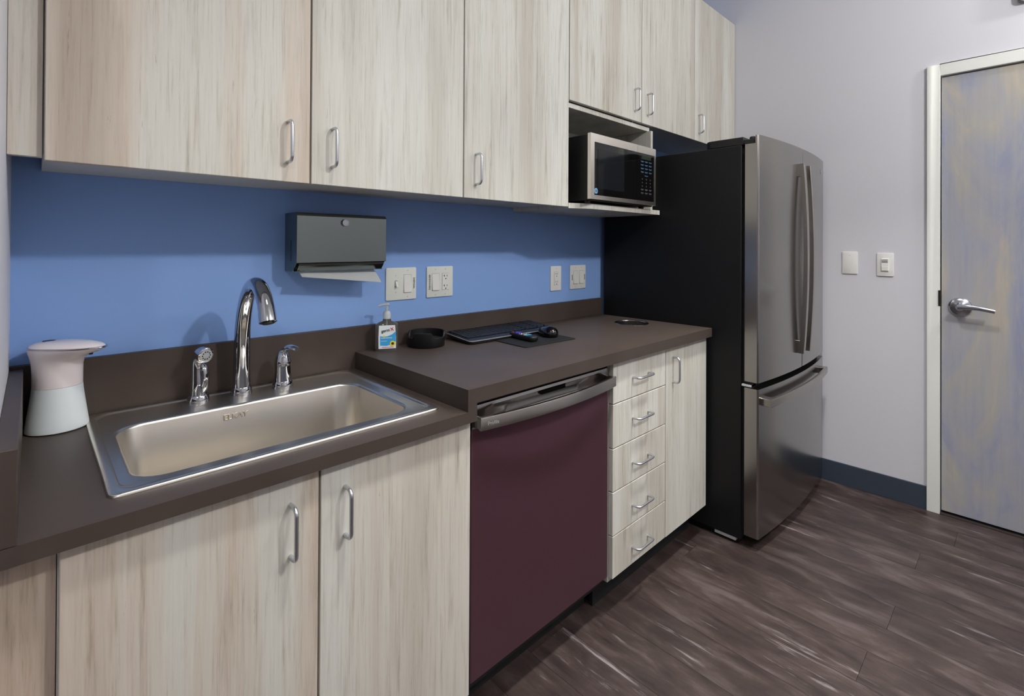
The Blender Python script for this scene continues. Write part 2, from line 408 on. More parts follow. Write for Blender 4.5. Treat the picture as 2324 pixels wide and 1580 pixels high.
# base cabinets
def base_cabinet(name, label, x0, x1, ztop, kx=None):
    t = thing(name, label, 'cabinet', ((x0 + x1) / 2, -0.32, 0.0), group='base cabinets under the counter')
    finish('body', boxes((x0 + 0.0005, x1 - 0.0005, Y_DF + 0.0205, -0.0205, 0.115, ztop)), M['wood'], t, 0.001, 1)
    finish('toe_kick', boxes((x0 + 0.0005, x1 - 0.0005, -0.53, -0.515, 0.0005, 0.115)), M['kick'], t)
    return t
c = thing('base_cabinet', 'two-door pale wood base cabinet under the sink', 'cabinet', (0.53, -0.32, 0.0), group='base cabinets under the counter')
finish('body', boxes((0.1493, 0.165, Y_DF + 0.0205, -0.0205, 0.115, 0.834), (0.895, 0.9131, Y_DF + 0.0205, -0.0205, 0.115, 0.834), (0.165, 0.895, Y_DF + 0.0205, -0.0205, 0.115, 0.135)), M['melamine'], c)
finish('toe_kick', boxes((0.1493, 0.9131, -0.53, -0.515, 0.0005, 0.115)), M['kick'], c)
finish('center_stile', boxes((0.515, 0.546, Y_DF + 0.0205, Y_DF + 0.04, 0.135, 0.834)), M['gapdark'], c)
d = door_panel(c, 0.1488, 0.5305, 0.133, 0.832, Y_DF); pull(d, 0.4748, 0.7285, Y_DF)
d = door_panel(c, 0.5305, 0.9136, 0.133, 0.832, Y_DF); pull(d, 0.5826, 0.727, Y_DF)
single('filler_strip', 'narrow recessed pale wood strip left of the sink cabinet', 'filler strip', boxes((XW + 0.0005, 0.1484, -0.594, -0.576, 0.1, 0.8355)), M['wood'], (0.117, -0.585, 0.1), 0.001)['warm_grain'] = 1.0
c = base_cabinet('base_cabinet', 'pale wood base cabinet with a column of five drawers', 1.527, 1.8799, 0.8795)
zs = [0.8805, 0.7338, 0.581, 0.431, 0.280, 0.133]
for i in range(5):
    d = door_panel(c, 1.527, 1.8799, zs[i + 1] + 0.0017, zs[i] - 0.0017, Y_DF, name='drawer')
    pull(d, 1.7, [0.807, 0.661, 0.5005, 0.3465, 0.195][i], Y_DF, True, 0.103)
c = base_cabinet('base_cabinet', 'single-door pale wood base cabinet beside the refrigerator', 1.8799, 2.2305, 0.8795)
d = door_panel(c, 1.8799, 2.2305, 0.133, 0.8805, Y_DF); pull(d, 1.9345, 0.785, Y_DF)
# ---------------------------------------------------------------- counters
SX0, SX1, SY0, SY1 = 0.2085, 0.8535, -0.5675, -0.0275   # sink outline
t = thing('lower_countertop', 'lower dark taupe countertop around the steel sink', 'countertop', (0.5, -0.32, 0.836))
finish('slab', boxes((XW + 0.0005, SX0 + 0.012, Y_CF, -0.0205, 0.836, Z1), (SX1 - 0.012, 0.915, Y_CF, -0.0205, 0.836, Z1),
                     (SX0 + 0.012, SX1 - 0.012, Y_CF, SY0 + 0.012, 0.836, Z1), (SX0 + 0.012, SX1 - 0.012, SY1 - 0.012, -0.0205, 0.836, Z1)), M['counter'], t)
finish('side_splash', boxes((XW + 0.0005, 0.1075, Y_CF, -0.0205, Z1, 0.998)), M['counter'], t, 0.0012, 1)
single('backsplash', 'long dark taupe backsplash strip along the blue wall', 'backsplash', boxes((XW + 0.0005, 2.2530, -0.02, -0.0005, Z1 - 0.02, ZSP)), M['counter'], (1.1, -0.01, Z1), 0.0012)
GC, GR = (2.094, -0.312), 0.074
def slab_hole(x0, x1, y0, y1, z0, z1, c, r):
    angs = sorted([2 * math.pi * i / 48 for i in range(48)] + [math.atan2(y - c[1], x - c[0]) % (2 * math.pi) for x in (x0, x1) for y in (y0, y1)])
    inn, out = [], []
    for a in angs:
        ca, sa = math.cos(a), math.sin(a); inn.append((c[0] + r * ca, c[1] + r * sa))
        ts = []
        if ca > 1e-9: ts.append((x1 - c[0]) / ca)
        if ca < -1e-9: ts.append((x0 - c[0]) / ca)
        if sa > 1e-9: ts.append((y1 - c[1]) / sa)
        if sa < -1e-9: ts.append((y0 - c[1]) / sa)
        k = min(ts); out.append((c[0] + k * ca, c[1] + k * sa))
    bm = bmesh.new()
    loft(bm, [[(*p, z1) for p in inn], [(*p, z1) for p in out], [(*p, z0) for p in out], [(*p, z0) for p in inn]], close=True)
    return bm
t = thing('raised_countertop', 'raised dark taupe countertop above dishwasher and drawers', 'countertop', (1.57, -0.33, Z1))
finish('slab', slab_hole(0.8865, 2.2366, Y_CF, -0.0205, 0.882, Z2, GC, GR), M['counter'], t, ang=30)
finish('end_panel', boxes((0.8865, 0.915, Y_CF + 0.0001, -0.0206, Z1 + 0.0002, 0.882)), M['counter'], t)
g = thing('waste_chute_ring', 'round polished steel waste chute set in the raised countertop', 'waste chute', (GC[0], GC[1], Z2))
finish('rim', lathe([(0.0715, -0.002), (0.079, 0.0), (0.079, 0.0014), (0.0775, 0.0026), (0.0725, 0.0022), (0.0705, -0.002)], (GC[0], GC[1], Z2), 48, cap0=False, cap1=False), M['chrome'], g)
finish('sleeve', lathe([(0.072, 0.001), (0.0715, -0.037), (0.069, -0.037), (0.069, 0.001)], (GC[0], GC[1], Z2), 48, cap0=False, cap1=False), M['slateh'], g)
finish('dark_depth_disc', lathe([(0, -0.0365), (0.069, -0.0365), (0.069, -0.037), (0, -0.037)], (GC[0], GC[1], Z2), 32), M['slot'], g)  # black disc closing the shallow hole, coloured for the dark depth below
# ---------------------------------------------------------------- sink and taps
s = thing('kitchen_sink', 'rectangular brushed steel drop-in sink', 'sink', (0.53, -0.3, Z1))
def RL(x0, x1, y0, y1, r, z): return [(p[0], p[1], z) for p in rrect(x0, x1, y0, y1, r, 10)]
BX0, BX1, BY0, BY1 = 0.250, 0.800, -0.517, -0.174
bm = bmesh.new()
def ins(a, dz, r, back=None):
    return RL(SX0 + a, SX1 - a, SY0 + a, SY1 - (a if back is None else back), r, Z1 + dz)
lo = [ins(0.0, 0.0003, 0.016), ins(0.0006, 0.0040, 0.016), ins(0.0022, 0.0050, 0.018), ins(0.015, 0.0055, 0.03), ins(0.0165, 0.0045, 0.035), ins(0.019, 0.0022, 0.042), ins(0.0205, 0.0018, 0.044)]
lo += [RL(BX0 - 0.008, BX1 + 0.008, BY0 - 0.006, BY1 + 0.008, 0.06, Z1 + 0.0022), RL(BX0 - 0.002, BX1 + 0.002, BY0 - 0.002, BY1 + 0.002, 0.056, Z1 + 0.001),
       RL(BX0, BX1, BY0, BY1, 0.055, Z1 - 0.004), RL(BX0 + 0.008, BX1 - 0.008, BY0 + 0.005, BY1 - 0.005, 0.055, Z1 - 0.15),
       RL(BX0 + 0.014, BX1 - 0.014, BY0 + 0.010, BY1 - 0.010, 0.055, Z1 - 0.185), RL(BX0 + 0.035, BX1 - 0.035, BY0 + 0.03, BY1 - 0.03, 0.05, Z1 - 0.198),
       RL(0.52, 0.56, -0.37, -0.33, 0.0199, Z1 - 0.203)]
loft(bm, lo, False, True)
finish('basin', bm, M['steel'], s, ang=60, label='brushed steel bowl and rim')
finish('drain', lathe([(0.0, 0.0), (0.045, 0.0), (0.047, 0.002), (0.04, 0.003), (0.0, 0.001)], (0.54, -0.35, Z1 - 0.2025), 32), M['chrome'], s)
text('lettering', 'ELKAY', 0.019, M['steel'], s, axes((0.492, BY1 - 0.0026, Z1 - 0.026), (1, 0, 0), (0, 0.03, 1)), depth=0.0012, bold=0.0004)
ZD = Z1 + 0.0022
fa = thing('faucet', 'tall chrome gooseneck faucet spout behind the sink', 'faucet', (0.5307, -0.0767, ZD))
finish('base_ring', lathe([(0.0, 0), (0.026, 0), (0.0265, 0.004), (0.0245, 0.018), (0.0235, 0.02), (0, 0.02)], (0.5307, -0.0767, ZD), 32), M['chrome'], fa)
pth, rad = [], []
ctrl = [(-0.0767, 0.018, 0.0225), (-0.0767, 0.05, 0.0212), (-0.077, 0.10, 0.0202), (-0.080, 0.15, 0.0196), (-0.089, 0.20, 0.0192), (-0.106, 0.245, 0.019), (-0.13, 0.279, 0.0188), (-0.160, 0.3015, 0.0187), (-0.195, 0.310, 0.0187), (-0.228, 0.3035, 0.0188), (-0.256, 0.284, 0.019), (-0.276, 0.258, 0.0194), (-0.288, 0.236, 0.0199), (-0.294, 0.222, 0.0203)]
def catmull(P, k=5):
    out = []
    for i in range(len(P) - 1):
        p0, p1, p2, p3 = P[max(i - 1, 0)], P[i], P[i + 1], P[min(i + 2, len(P) - 1)]
        for j in range(k):
            t = j / k
            out.append(tuple(0.5 * (2 * b + (c_ - a) * t + (2 * a - 5 * b + 4 * c_ - d_) * t * t + (3 * b - a - 3 * c_ + d_) * t ** 3) for a, b, c_, d_ in zip(p0, p1, p2, p3)))
    out.append(tuple(P[-1])); return out
cc = catmull(ctrl)
finish('spout', tube([(0.5307, y, ZD + z) for y, z, r in cc], [r for y, z, r in cc], 24), M['chrome'], fa, ang=60)
finish('aerator', tube([(0.5307, -0.294, ZD + 0.2225), (0.5307, -0.2956, ZD + 0.2185)], 0.0135, 20), M['black'], fa)
sx, sy = 0.4297, -0.0754
sp_ = thing('side_sprayer', 'chrome side sprayer with round perforated head left of the faucet', 'sprayer', (sx, sy, ZD))
finish('base_ring', lathe([(0, 0), (0.0255, 0), (0.026, 0.004), (0.0225, 0.018), (0.021, 0.0195), (0, 0.0195)], (sx, sy, ZD), 32), M['chrome'], sp_)
cb = catmull([(0, 0.018, 0.0195), (0.0, 0.05, 0.018), (0.002, 0.08, 0.0165), (0.002, 0.10, 0.0165), (-0.002, 0.116, 0.017), (-0.012, 0.127, 0.017)], 4)
finish('body', tube([(sx + 0.3 * -a, sy + a, ZD + z) for a, z, r in cb], [r for a, z, r in cb], 20), M['chrome'], sp_, ang=60)
hd = Vector((0.28, -0.9, -0.12)).normalized(); hc = Vector((sx + 0.004, sy - 0.016, ZD + 0.127))
finish('spray_head', tube([hc - hd * 0.012, hc - hd * 0.004, hc + hd * 0.012, hc + hd * 0.018, hc + hd * 0.0195], [0.012, 0.018, 0.0195, 0.0195, 0.0165], 28), M['chrome'], sp_, ang=50)
hu = hd.cross(Vector((0, 0, 1))).normalized(); hw = hd.cross(hu)
fc = finish('face_plate', tube([hc + hd * 0.0188, hc + hd * 0.0202], [0.0155, 0.0150], 28), M['silver'], sp_)
for k in range(10):
    a = 2 * math.pi * k / 10; q = hc + hd * 0.0200 + (hu * math.cos(a) + hw * math.sin(a)) * 0.0095
    finish('spray_hole', tube([q, q + hd * 0.0006], 0.0017, 8), M['slot'], fc)
tr = [(sx + 0.007, sy - 0.013, ZD + 0.099), (sx + 0.0105, sy - 0.0195, ZD + 0.088), (sx + 0.0115, sy - 0.0225, ZD + 0.062), (sx + 0.0105, sy - 0.0220, ZD + 0.036), (sx + 0.006, sy - 0.014, ZD + 0.024)]
finish('trigger', tube(catmull(tr, 4), [0.004] * 2 + [0.0075] * 2 + [0.0092] * 9 + [0.0075] * 2 + [0.004] * 2, 14, flat=(1.0, 0.6)), M['chrome'], sp_)
hx, hy = 0.6348, -0.0860
hn = thing('mixer_tap', 'small chrome lever mixer tap right of the faucet spout', 'tap', (hx, hy, ZD))
finish('base_ring', lathe([(0, 0), (0.0275, 0), (0.028, 0.004), (0.0255, 0.018), (0.0245, 0.0195), (0, 0.0195)], (hx, hy, ZD), 32), M['chrome'], hn)
finish('body', lathe([(0.0235, 0.018), (0.0225, 0.03), (0.0212, 0.062), (0.0212, 0.064), (0.0222, 0.067), (0.0215, 0.074), (0.019, 0.086), (0.014, 0.098), (0.008, 0.106), (0, 0.108)], (hx, hy, ZD), 32), M['chrome'], hn, ang=50)
lvp = catmull([(hx, hy, ZD + 0.098), (hx + 0.004, hy - 0.008, ZD + 0.110), (hx + 0.010, hy - 0.022, ZD + 0.117), (hx + 0.017, hy - 0.038, ZD + 0.116), (hx + 0.022, hy - 0.048, ZD + 0.112)], 4)
finish('lever', tube(lvp, [0.009 + 0.003 * math.sin(math.pi * i / (len(lvp) - 1)) for i in range(len(lvp))], 14, flat=(1.0, 0.6)), M['chrome'], hn)
# ---------------------------------------------------------------- dishwasher
DX0, DX1, DYF = 0.9265, 1.5215, -0.600
dw = thing('dishwasher', 'maroon-fronted dishwasher with curved steel bar handle', 'dishwasher', (1.224, -0.32, 0.0))
finish('tub', boxes((DX0 + 0.003, DX1 - 0.003, DYF + 0.03, -0.03, 0.1, 0.876)), M['black'], dw)
finish('toe_panel', boxes((DX0 + 0.003, DX1 - 0.003, -0.50, -0.49, 0.0005, 0.1)), M['kick'], dw)
finish('door_panel', boxes((DX0, DX1, DYF, DYF + 0.028, 0.140, 0.800)), M['maroon'], dw, 0.003, 2, label='glossy maroon door panel')
# pocket console, recessed in the middle, tilted top
cons = bmesh.new()
N = 28; loops = []
for (z, base_y, dep) in ((0.800, DYF, 0.0), (0.806, DYF - 0.002, 0.0), (0.808, DYF, 0.022), (0.83, DYF, 0.024), (0.845, DYF, 0.010), (0.852, DYF - 0.001, 0.0), (0.860, DYF + 0.001, 0.0), (0.8615, DYF + 0.004, 0.0)):
    row = []
    for i in range(N + 1):
        u = i / N; w = max(0.0, 1 - ((u - 0.5) / 0.40) ** 2) ** 0.5 if abs(u - 0.5) < 0.40 else 0.0
        row.append((DX0 + u * (DX1 - DX0), base_y + dep * w, z))
    loops.append(row)
vs = [[cons.verts.new(p) for p in r] for r in loops]
for i in range(len(vs) - 1):
    for j in range(N):
        cons.faces.new((vs[i][j], vs[i][j + 1], vs[i + 1][j + 1], vs[i + 1][j]))
bk = [[cons.verts.new((p[0], DYF + 0.029, p[2])) for p in r] for r in (loops[0], loops[-1])]
for j in range(N):
    cons.faces.new((bk[0][j], bk[0][j + 1], bk[1][j + 1], bk[1][j])); cons.faces.new((vs[-1][j], vs[-1][j + 1], bk[1][j + 1], bk[1][j])); cons.faces.new((vs[0][j], vs[0][j + 1], bk[0][j + 1], bk[0][j]))
finish('console', cons, M['slate'], dw, ang=35, label='recessed slate steel console')
finish('gap_shade_strip', boxes((DX0, DX1, DYF + 0.0055, DYF + 0.03, 0.8616, 0.8755)), M['slot'], dw, 0.001, 1)  # black strip put in for the shade in the gap under the counter
finish('display', boxes((1.19, 1.296, DYF - 0.0008, DYF + 0.02, 0.8375, 0.853)), M['blackg'], dw)
hb = bmesh.new(); hl = []
NH = 24
def hy_(u): return -0.6345 - 0.0275 * (1 - (2 * u - 1) ** 2)
for i in range(NH + 1):
    u = i / NH; x = DX0 + 0.004 + u * (DX1 - DX0 - 0.006); y = hy_(u)
    hl.append([(x, y + 0.008, 0.8055), (x, y + 0.0008, 0.8045), (x, y, 0.8055), (x, y, 0.8355), (x, y + 0.0012, 0.8378), (x, y + 0.009, 0.8380), (x, y + 0.010, 0.836), (x, y + 0.0095, 0.807)])
loft(hb, hl)
hb_ = finish('bar_handle', hb, M['slateh'], dw, ang=35, label='bowed slate steel bar handle')
finish('handle_mount', boxes((DX0 + 0.006, DX0 + 0.014, -0.632, DYF, 0.8055, 0.8365)), M['slateh'], dw, 0.001, 1)
finish('handle_mount', boxes((DX1 - 0.014, DX1 - 0.006, -0.632, DYF, 0.8055, 0.8365)), M['slateh'], dw, 0.001, 1)
uu = 0.058; tx = DX0 + 0.004 + uu * (DX1 - DX0 - 0.006)
text('lettering', 'Profile', 0.0130, M['grey'], hb_, axes((tx + 0.002, hy_(uu) - 0.0004, 0.8205), (1, -0.165, 0), (0, 0, 1)), depth=0.0003)
# ---------------------------------------------------------------- refrigerator
FX0, FX1 = 2.2566, 3.182
rf = thing('refrigerator', 'slate steel french-door refrigerator with black sides', 'refrigerator', (2.72, -0.42, 0.0))
finish('cabinet', boxes((FX0 + 0.001, FX1 - 0.001, -0.757, -0.032, 0.028, 1.717)), M['fside'], rf, 0.003, 2, label='black textured cabinet')
finish('plinth', boxes((FX0 + 0.02, FX1 - 0.02, -0.74, -0.06, 0.0005, 0.03)), M['black'], rf)
finish('gasket', boxes((FX0 + 0.012, FX1 - 0.012, -0.772, -0.757, 0.07, 1.705)), M['slot'], rf)
def fy(x): return -0.829 - 0.032 * (1 - ((x - (FX0 + FX1) / 2) / ((FX1 - FX0) / 2)) ** 2)
def door_prism(x0, x1, z0, z1, yb=-0.772, k=14, er=0.006, off=0.0):
    pts = [(x0, yb)]
    for i in range(k + 1):
        x = x0 + (x1 - x0) * i / k
        y = fy(x) + off
        if i == 0: pts += [(x0, y + er), (x0 + er * 0.35, y + er * 0.3)]; pts.append((x0 + er, fy(x0 + er) + off)); continue
        if i == k: pts.append((x1 - er, fy(x1 - er) + off)); pts += [(x1 - er * 0.35, y + er * 0.3), (x1, y + er)]; continue
        pts.append((x, y))
    pts.append((x1, yb))
    return prism(pts, z0, z1)
XM = 2.7195
for nm, a, b in (('door', FX0, XM - 0.0015), ('door', XM + 0.0015, FX1)):
    dd_ = finish(nm, door_prism(a, b, 0.7085, 1.7175), M['slate'], rf, ang=25)
    bm = door_prism(a, b, 1.7175, 1.751, yb=-0.815)
    finish('door_top', bm, M['slate'], dd_, ang=25)
    x0, x1 = (a + 0.09, b) if a == FX0 else (a, b - 0.09)
    finish('door_cap', boxes((x0, x1, -0.815, -0.772, 1.7175, 1.749)), M['black'], dd_)
fz = finish('freezer_drawer', door_prism(FX0, FX1, 0.0560, 0.6815, k=26), M['slate'], rf, ang=25)
finish('drawer_gap', boxes((FX0 + 0.006, FX1 - 0.006, -0.80, -0.772, 0.6815, 0.7085)), M['slot'], rf)
hg = bmesh.new()
pts = [(FX0 + 0.002, -0.764)] + [(FX0 + 0.002, -0.62 )] + [(FX0 + 0.03 - 0.028 * math.cos(math.radians(a)), -0.62 + 0.03 * math.sin(math.radians(a))) for a in range(10, 91, 16)] + [(FX0 + 0.085, -0.59), (FX0 + 0.085, -0.764)]
prism(pts, 1.7172, 1.7515, bm=hg)
hc_ = finish('hinge_cover', hg, M['black'], rf, 0.003, 2)
finish('hinge', boxes((FX0 + 0.004, FX0 + 0.08, -0.812, -0.764, 1.7182, 1.738)), M['black'], rf, 0.002, 1)
finish('hinge_pin', lathe([(0, 0), (0.014, 0), (0.014, 0.012), (0.011, 0.015), (0, 0.015)], (FX0 + 0.022, -0.797, 1.735), 18), M['black'], rf)
finish('hinge_bracket', boxes((FX0 - 0.001, FX0 + 0.05, -0.80, -0.76, 0.686, 0.695)), M['silver'], rf, 0.001, 1)
finish('hinge_cover', prism([(FX1 - 0.002, -0.764), (FX1 - 0.002, -0.6), (FX1 - 0.085, -0.6), (FX1 - 0.085, -0.764)], 1.7172, 1.744), M['black'], rf, 0.003, 2)
finish('foot', boxes((FX0 + 0.004, FX0 + 0.03, -0.735, -0.64, 0.012, 0.027)), M['silver'], rf, 0.002, 1)
def vhandle(xc, parent):
    zt, zb_ = 1.6725, 0.780; n = 26; w = 0.0135; loops = []
    for i in range(n + 1):
        t = i / n; z = zb_ + (zt - zb_) * t; y = -0.885 - 0.018 * (1 - (2 * t - 1) ** 2)
        loops.append([(xc - w, y + 0.020, z), (xc - w, y + 0.002, z), (xc - w + 0.003, y, z), (xc + w - 0.003, y, z), (xc + w, y + 0.002, z), (xc + w, y + 0.020, z)])
    bm = bmesh.new(); loft(bm, loops)
    h = finish('handle', bm, M['slateh'], parent, ang=30, label='bowed vertical steel handle')
    for z0, z1 in ((zb_ + 0.001, zb_ + 0.06), (zt - 0.06, zt - 0.001)):
        finish('handle_mount', boxes((xc - w + 0.001, xc + w - 0.001, -0.870, fy(xc) + 0.002, z0, z1)), M['slateh'], h, 0.0015, 1)
drs = [o for o in rf.children if o.name.startswith('door')]
vhandle(2.672, drs[0]); vhandle(2.765, drs[1])
n = 28; loops = []
for i in range(n + 1):
    t = i / n; x = 2.288 + (3.112 - 2.288) * t; y = -0.871 - 0.026 * (1 - (2 * t - 1) ** 2)
    loops.append([(x, y + 0.012, 0.608), (x, y + 0.002, 0.608), (x, y, 0.611), (x, y, 0.637), (x, y + 0.003, 0.6415), (x, y + 0.012, 0.642)])
bm = bmesh.new(); loft(bm, loops)
hz = finish('handle', bm, M['slateh'], fz, ang=30, label='bowed horizontal steel handle')
for xa in (2.290, 3.065):
    finish('handle_mount', boxes((xa, xa + 0.045, -0.866, fy(xa + 0.02) + 0.006, 0.609, 0.641)), M['slateh'], hz, 0.002, 1)
finish('badge', lathe([(0, 0), (0.0135, 0), (0.0135, 0.002), (0.011, 0.003), (0, 0.003)], (3.10, fy(3.10), 1.686), 24, 'y'), M['chrome'], drs[1], label='round chrome brand badge')
# ---------------------------------------------------------------- microwave
MX0, MX1, MYF, MZ0, MZ1 = 1.672, 2.157, -0.400, 1.4680, 1.7305
mw = thing('microwave', 'countertop microwave with steel frame and black glass front', 'microwave', (1.914, -0.2, 1.4525))
finish('case', boxes((MX0 + 0.004, MX1 - 0.004, -0.385, -0.05, 1.4635, 1.728)), M['black'], mw, 0.003, 2)
XS = 2.004
for o_, (x, y) in enumerate(((MX0 + 0.03, -0.36), (MX1 - 0.03, -0.34), (MX0 + 0.03, -0.06), (MX1 - 0.03, -0.06))):
    finish('foot', lathe([(0, 0), (0.012, 0), (0.013, 0.011), (0, 0.011)], (x, y, 1.4527), 16), M['black'], mw)
def frame(x0, x1, z0, z1, l, r, tp, bt):
    return boxes((x0, x0 + l, MYF, -0.384, z0, z1), (x1 - r, x1, MYF, -0.384, z0, z1), (x0 + l, x1 - r, MYF, -0.384, z1 - tp, z1), (x0 + l, x1 - r, MYF, -0.384, z0, z0 + bt))
ddw = finish('door', boxes((MX0 + 0.001, XS - 0.001, MYF + 0.002, -0.3845, MZ0 + 0.002, MZ1 - 0.002)), M['blackg'], mw)
finish('door_frame', boxes((MX0, MX0 + 0.024, MYF, -0.384, MZ0, MZ1), (MX0 + 0.024, XS - 0.0006, MYF, -0.384, MZ1 - 0.033, MZ1), (MX0 + 0.024, XS - 0.0006, MYF, -0.384, MZ0, MZ0 + 0.0165)), M['steel'], ddw)
finish('window', boxes((1.72, 1.905, MYF + 0.0012, MYF + 0.004, 1.512, 1.672)), M['blackwin'], ddw)
cp = finish('control_panel', boxes((XS + 0.0006, MX1 - 0.001, MYF + 0.002, -0.3845, MZ0 + 0.002, MZ1 - 0.002)), M['blackg'], mw)
finish('panel_frame', boxes((XS + 0.0006, MX1 - 0.011, MYF, -0.384, MZ1 - 0.033, MZ1), (XS + 0.0006, MX1 - 0.011, MYF, -0.384, MZ0, MZ0 + 0.0165), (MX1 - 0.011, MX1, MYF, -0.384, MZ0, MZ1)), M['steel'], cp)
finish('display', boxes((2.042, 2.118, MYF + 0.0012, MYF + 0.003, 1.672, 1.688)), M['green'], cp)
zrow = 1.662
for r_i in range(10):
    for c_i in range(3):
        if r_i == 4 and c_i != 1: continue
        wd_, hh = ((0.024, 0.006) if r_i < 4 else (0.03, 0.0035)) if r_i < 5 else (0.007, 0.007)
        if r_i >= 8: wd_, hh = 0.022, 0.008
        xx = 2.046 + c_i * 0.033; zz = zrow - r_i * 0.0158
        q = finish('button', boxes((xx - wd_ / 2, xx + wd_ / 2, MYF + 0.0014, MYF + 0.003, zz - hh / 4, zz + hh / 4), (xx - wd_ / 3, xx + wd_ / 3, MYF + 0.0014, MYF + 0.003, zz - hh / 2 - 0.001, zz - hh / 2)), M['pblue'] if r_i < 5 else M['dgrey'], cp)
bd = finish('badge', lathe([(0, 0), (0.0115, 0), (0.0115, 0.001), (0.0, 0.0012)], (1.7085, MYF + 0.0022, 1.5015), 24, 'y'), M['badge'], ddw, label='round light blue brand badge')
text('lettering', 'GE', 0.0125, M['ink'], bd, axes((1.7085, MYF + 0.0008, 1.5015), (1, 0, 0), (0, 0, 1)), depth=0.0002)
# ---------------------------------------------------------------- paper towel dispenser
PX0, PX1 = 0.668, 0.953
pd = thing('paper_towel_dispenser', 'brushed steel paper towel dispenser on the blue wall', 'towel dispenser', (0.81, 0.0, 1.2))
prof = [(0, 1.199), (-0.066, 1.199), (-0.098, 1.232), (-0.098, 1.366), (-0.0955, 1.372), (-0.09, 1.375), (0, 1.375)]
bm = bmesh.new(); prism(prof, PX0, PX0 + 0.0015, 'x', bm); prism(prof, PX1 - 0.0015, PX1, 'x', bm)
bx(bm, PX0, PX1, -0.0025, -0.0005, 1.199, 1.375)
finish('housing', bm, M['tsteel'], pd, label='steel side panels and back')
cov = [(-0.004, 1.3765), (-0.09, 1.3765), (-0.0965, 1.373), (-0.0995, 1.3665), (-0.0995, 1.226), (-0.0965, 1.226), (-0.0965, 1.366), (-0.0945, 1.3705), (-0.09, 1.3735), (-0.004, 1.3735)]
finish('cover', prism(cov, PX0 - 0.0012, PX1 + 0.0012, 'x'), M['tsteel'], pd, 0.0006, 1, label='hinged front cover')
lip = [(-0.0965, 1.2245), (-0.0975, 1.2235), (-0.0965, 1.2175), (-0.083, 1.2025), (-0.079, 1.2000), (-0.079, 1.2020), (-0.082, 1.2045), (-0.0945, 1.2185)]
finish('front_lip', prism(lip, PX0 + 0.006, PX1 - 0.006, 'x'), M['tsteel'], pd, ang=20)
finish('bottom_tray', boxes((PX0 + 0.002, PX1 - 0.002, -0.03, -0.0025, 1.199, 1.2005), (PX0 + 0.002, PX0 + 0.03, -0.08, -0.03, 1.199, 1.2005), (PX1 - 0.03, PX1 - 0.002, -0.08, -0.03, 1.199, 1.2005)), M['tsteel'], pd)
lk = finish('lock', lathe([(0, 0), (0.0115, 0), (0.0115, 0.006), (0.0105, 0.0075), (0.0085, 0.0075), (0.008, 0.0065), (0, 0.0065)], (0.812, -0.0995, 1.3495), 28, 'y'), M['nickel'], pd, label='round key lock')
finish('sight_slot', boxes((PX0 - 0.0004, PX0 + 0.0002, -0.052, -0.049, 1.23, 1.293)), M['slot'], pd)
bm = bmesh.new(); NX, NY = 14, 7; g_ = []
for j in range(NY + 1):
    v = j / NY; row = []
    for i in range(NX + 1):
        u = i / NX
        x = PX0 + 0.018 + u * 0.245 + 0.012 * v * u
        y = -0.050 - 0.040 * v
        z = 1.2015 - 0.006 * v - (0.040 * v ** 1.2) * (0.3 + 0.7 * u) + 0.004 * math.sin(u * 7 + 1) * v * (1 - v)
        row.append(bm.verts.new((x, y, z)))
    g_.append(row)
for j in range(NY):
    for i in range(NX): bm.faces.new((g_[j][i], g_[j][i + 1], g_[j + 1][i + 1], g_[j + 1][i]))
bmesh.ops.solidify(bm, geom=bm.faces[:], thickness=0.0006)
single('paper_towel', 'white paper towel hanging out of the steel dispenser', 'paper towel', bm, M['paper'], (0.81, -0.07, 1.19))
# ---------------------------------------------------------------- wall plates
def wplate(name, label, x0, x1, z0, z1, mt='ivory'):
    t = thing(name, label, 'wall plate', ((x0 + x1) / 2, 0, (z0 + z1) / 2))
    finish('plate', prism([(p[0], p[1]) for p in rrect(x0, x1, z0, z1, 0.004, 3)], -0.0055, -0.0003, 'y'), M[mt], t, 0.0018, 2, ang=50)
    return t
def screw(t, x, z):
    finish('screw', lathe([(0, 0), (0.0028, 0), (0.0022, 0.001), (0, 0.001)], (x, -0.0053, z), 12, 'y'), M['lite'], t)
def rocker(t, x, z, w=0.033, h=0.066):
    finish('rocker_frame', boxes((x - w / 2, x + w / 2, -0.0058, -0.005, z - h / 2, z + h / 2)), M['grey'], t)
    q = finish('rocker', prism([(-0.0055, z - h / 2 + 0.001), (-0.0105, z - h / 2 + 0.001), (-0.0075, z), (-0.0062, z + h / 2 - 0.001), (-0.0055, z + h / 2 - 0.001)], x - w / 2 + 0.001, x + w / 2 - 0.001, 'x'), M['white'], t, 0.0006, 1)
def outlet(t, x, z, w=0.033, h=0.066, twenty=False):
    finish('outlet_frame', boxes((x - w / 2, x + w / 2, -0.0058, -0.005, z - h / 2, z + h / 2)), M['grey'], t)
    q = finish('receptacle', boxes((x - w / 2 + 0.0008, x + w / 2 - 0.0008, -0.0078, -0.0052, z - h / 2 + 0.0008, z + h / 2 - 0.0008)), M['white'], t, 0.0008, 1)
    for zc in (z + 0.019, z - 0.019):
        finish('slot', boxes((x - 0.0075, x - 0.0053, -0.0081, -0.0076, zc - 0.0005, zc + 0.0075), *([(x - 0.0105, x - 0.0053, -0.0081, -0.0076, zc + 0.0025, zc + 0.0045)] if twenty else [])), M['slot'], q)
        finish('slot', boxes((x + 0.005, x + 0.007, -0.0081, -0.0076, zc, zc + 0.007)), M['slot'], q)
        finish('ground_hole', lathe([(0, 0), (0.0025, 0), (0.0025, 0.0005), (0, 0.0005)], (x, -0.0076, zc - 0.008), 12, 'y'), M['slot'], q)
t = wplate('switch_plate', 'ivory two-gang switch plate lettered DISPOSAL', 1.006, 1.1295, 1.080, 1.198)
finish('toggle_slot', boxes((1.0402, 1.0505, -0.0058, -0.005, 1.127, 1.152)), M['grey'], t)
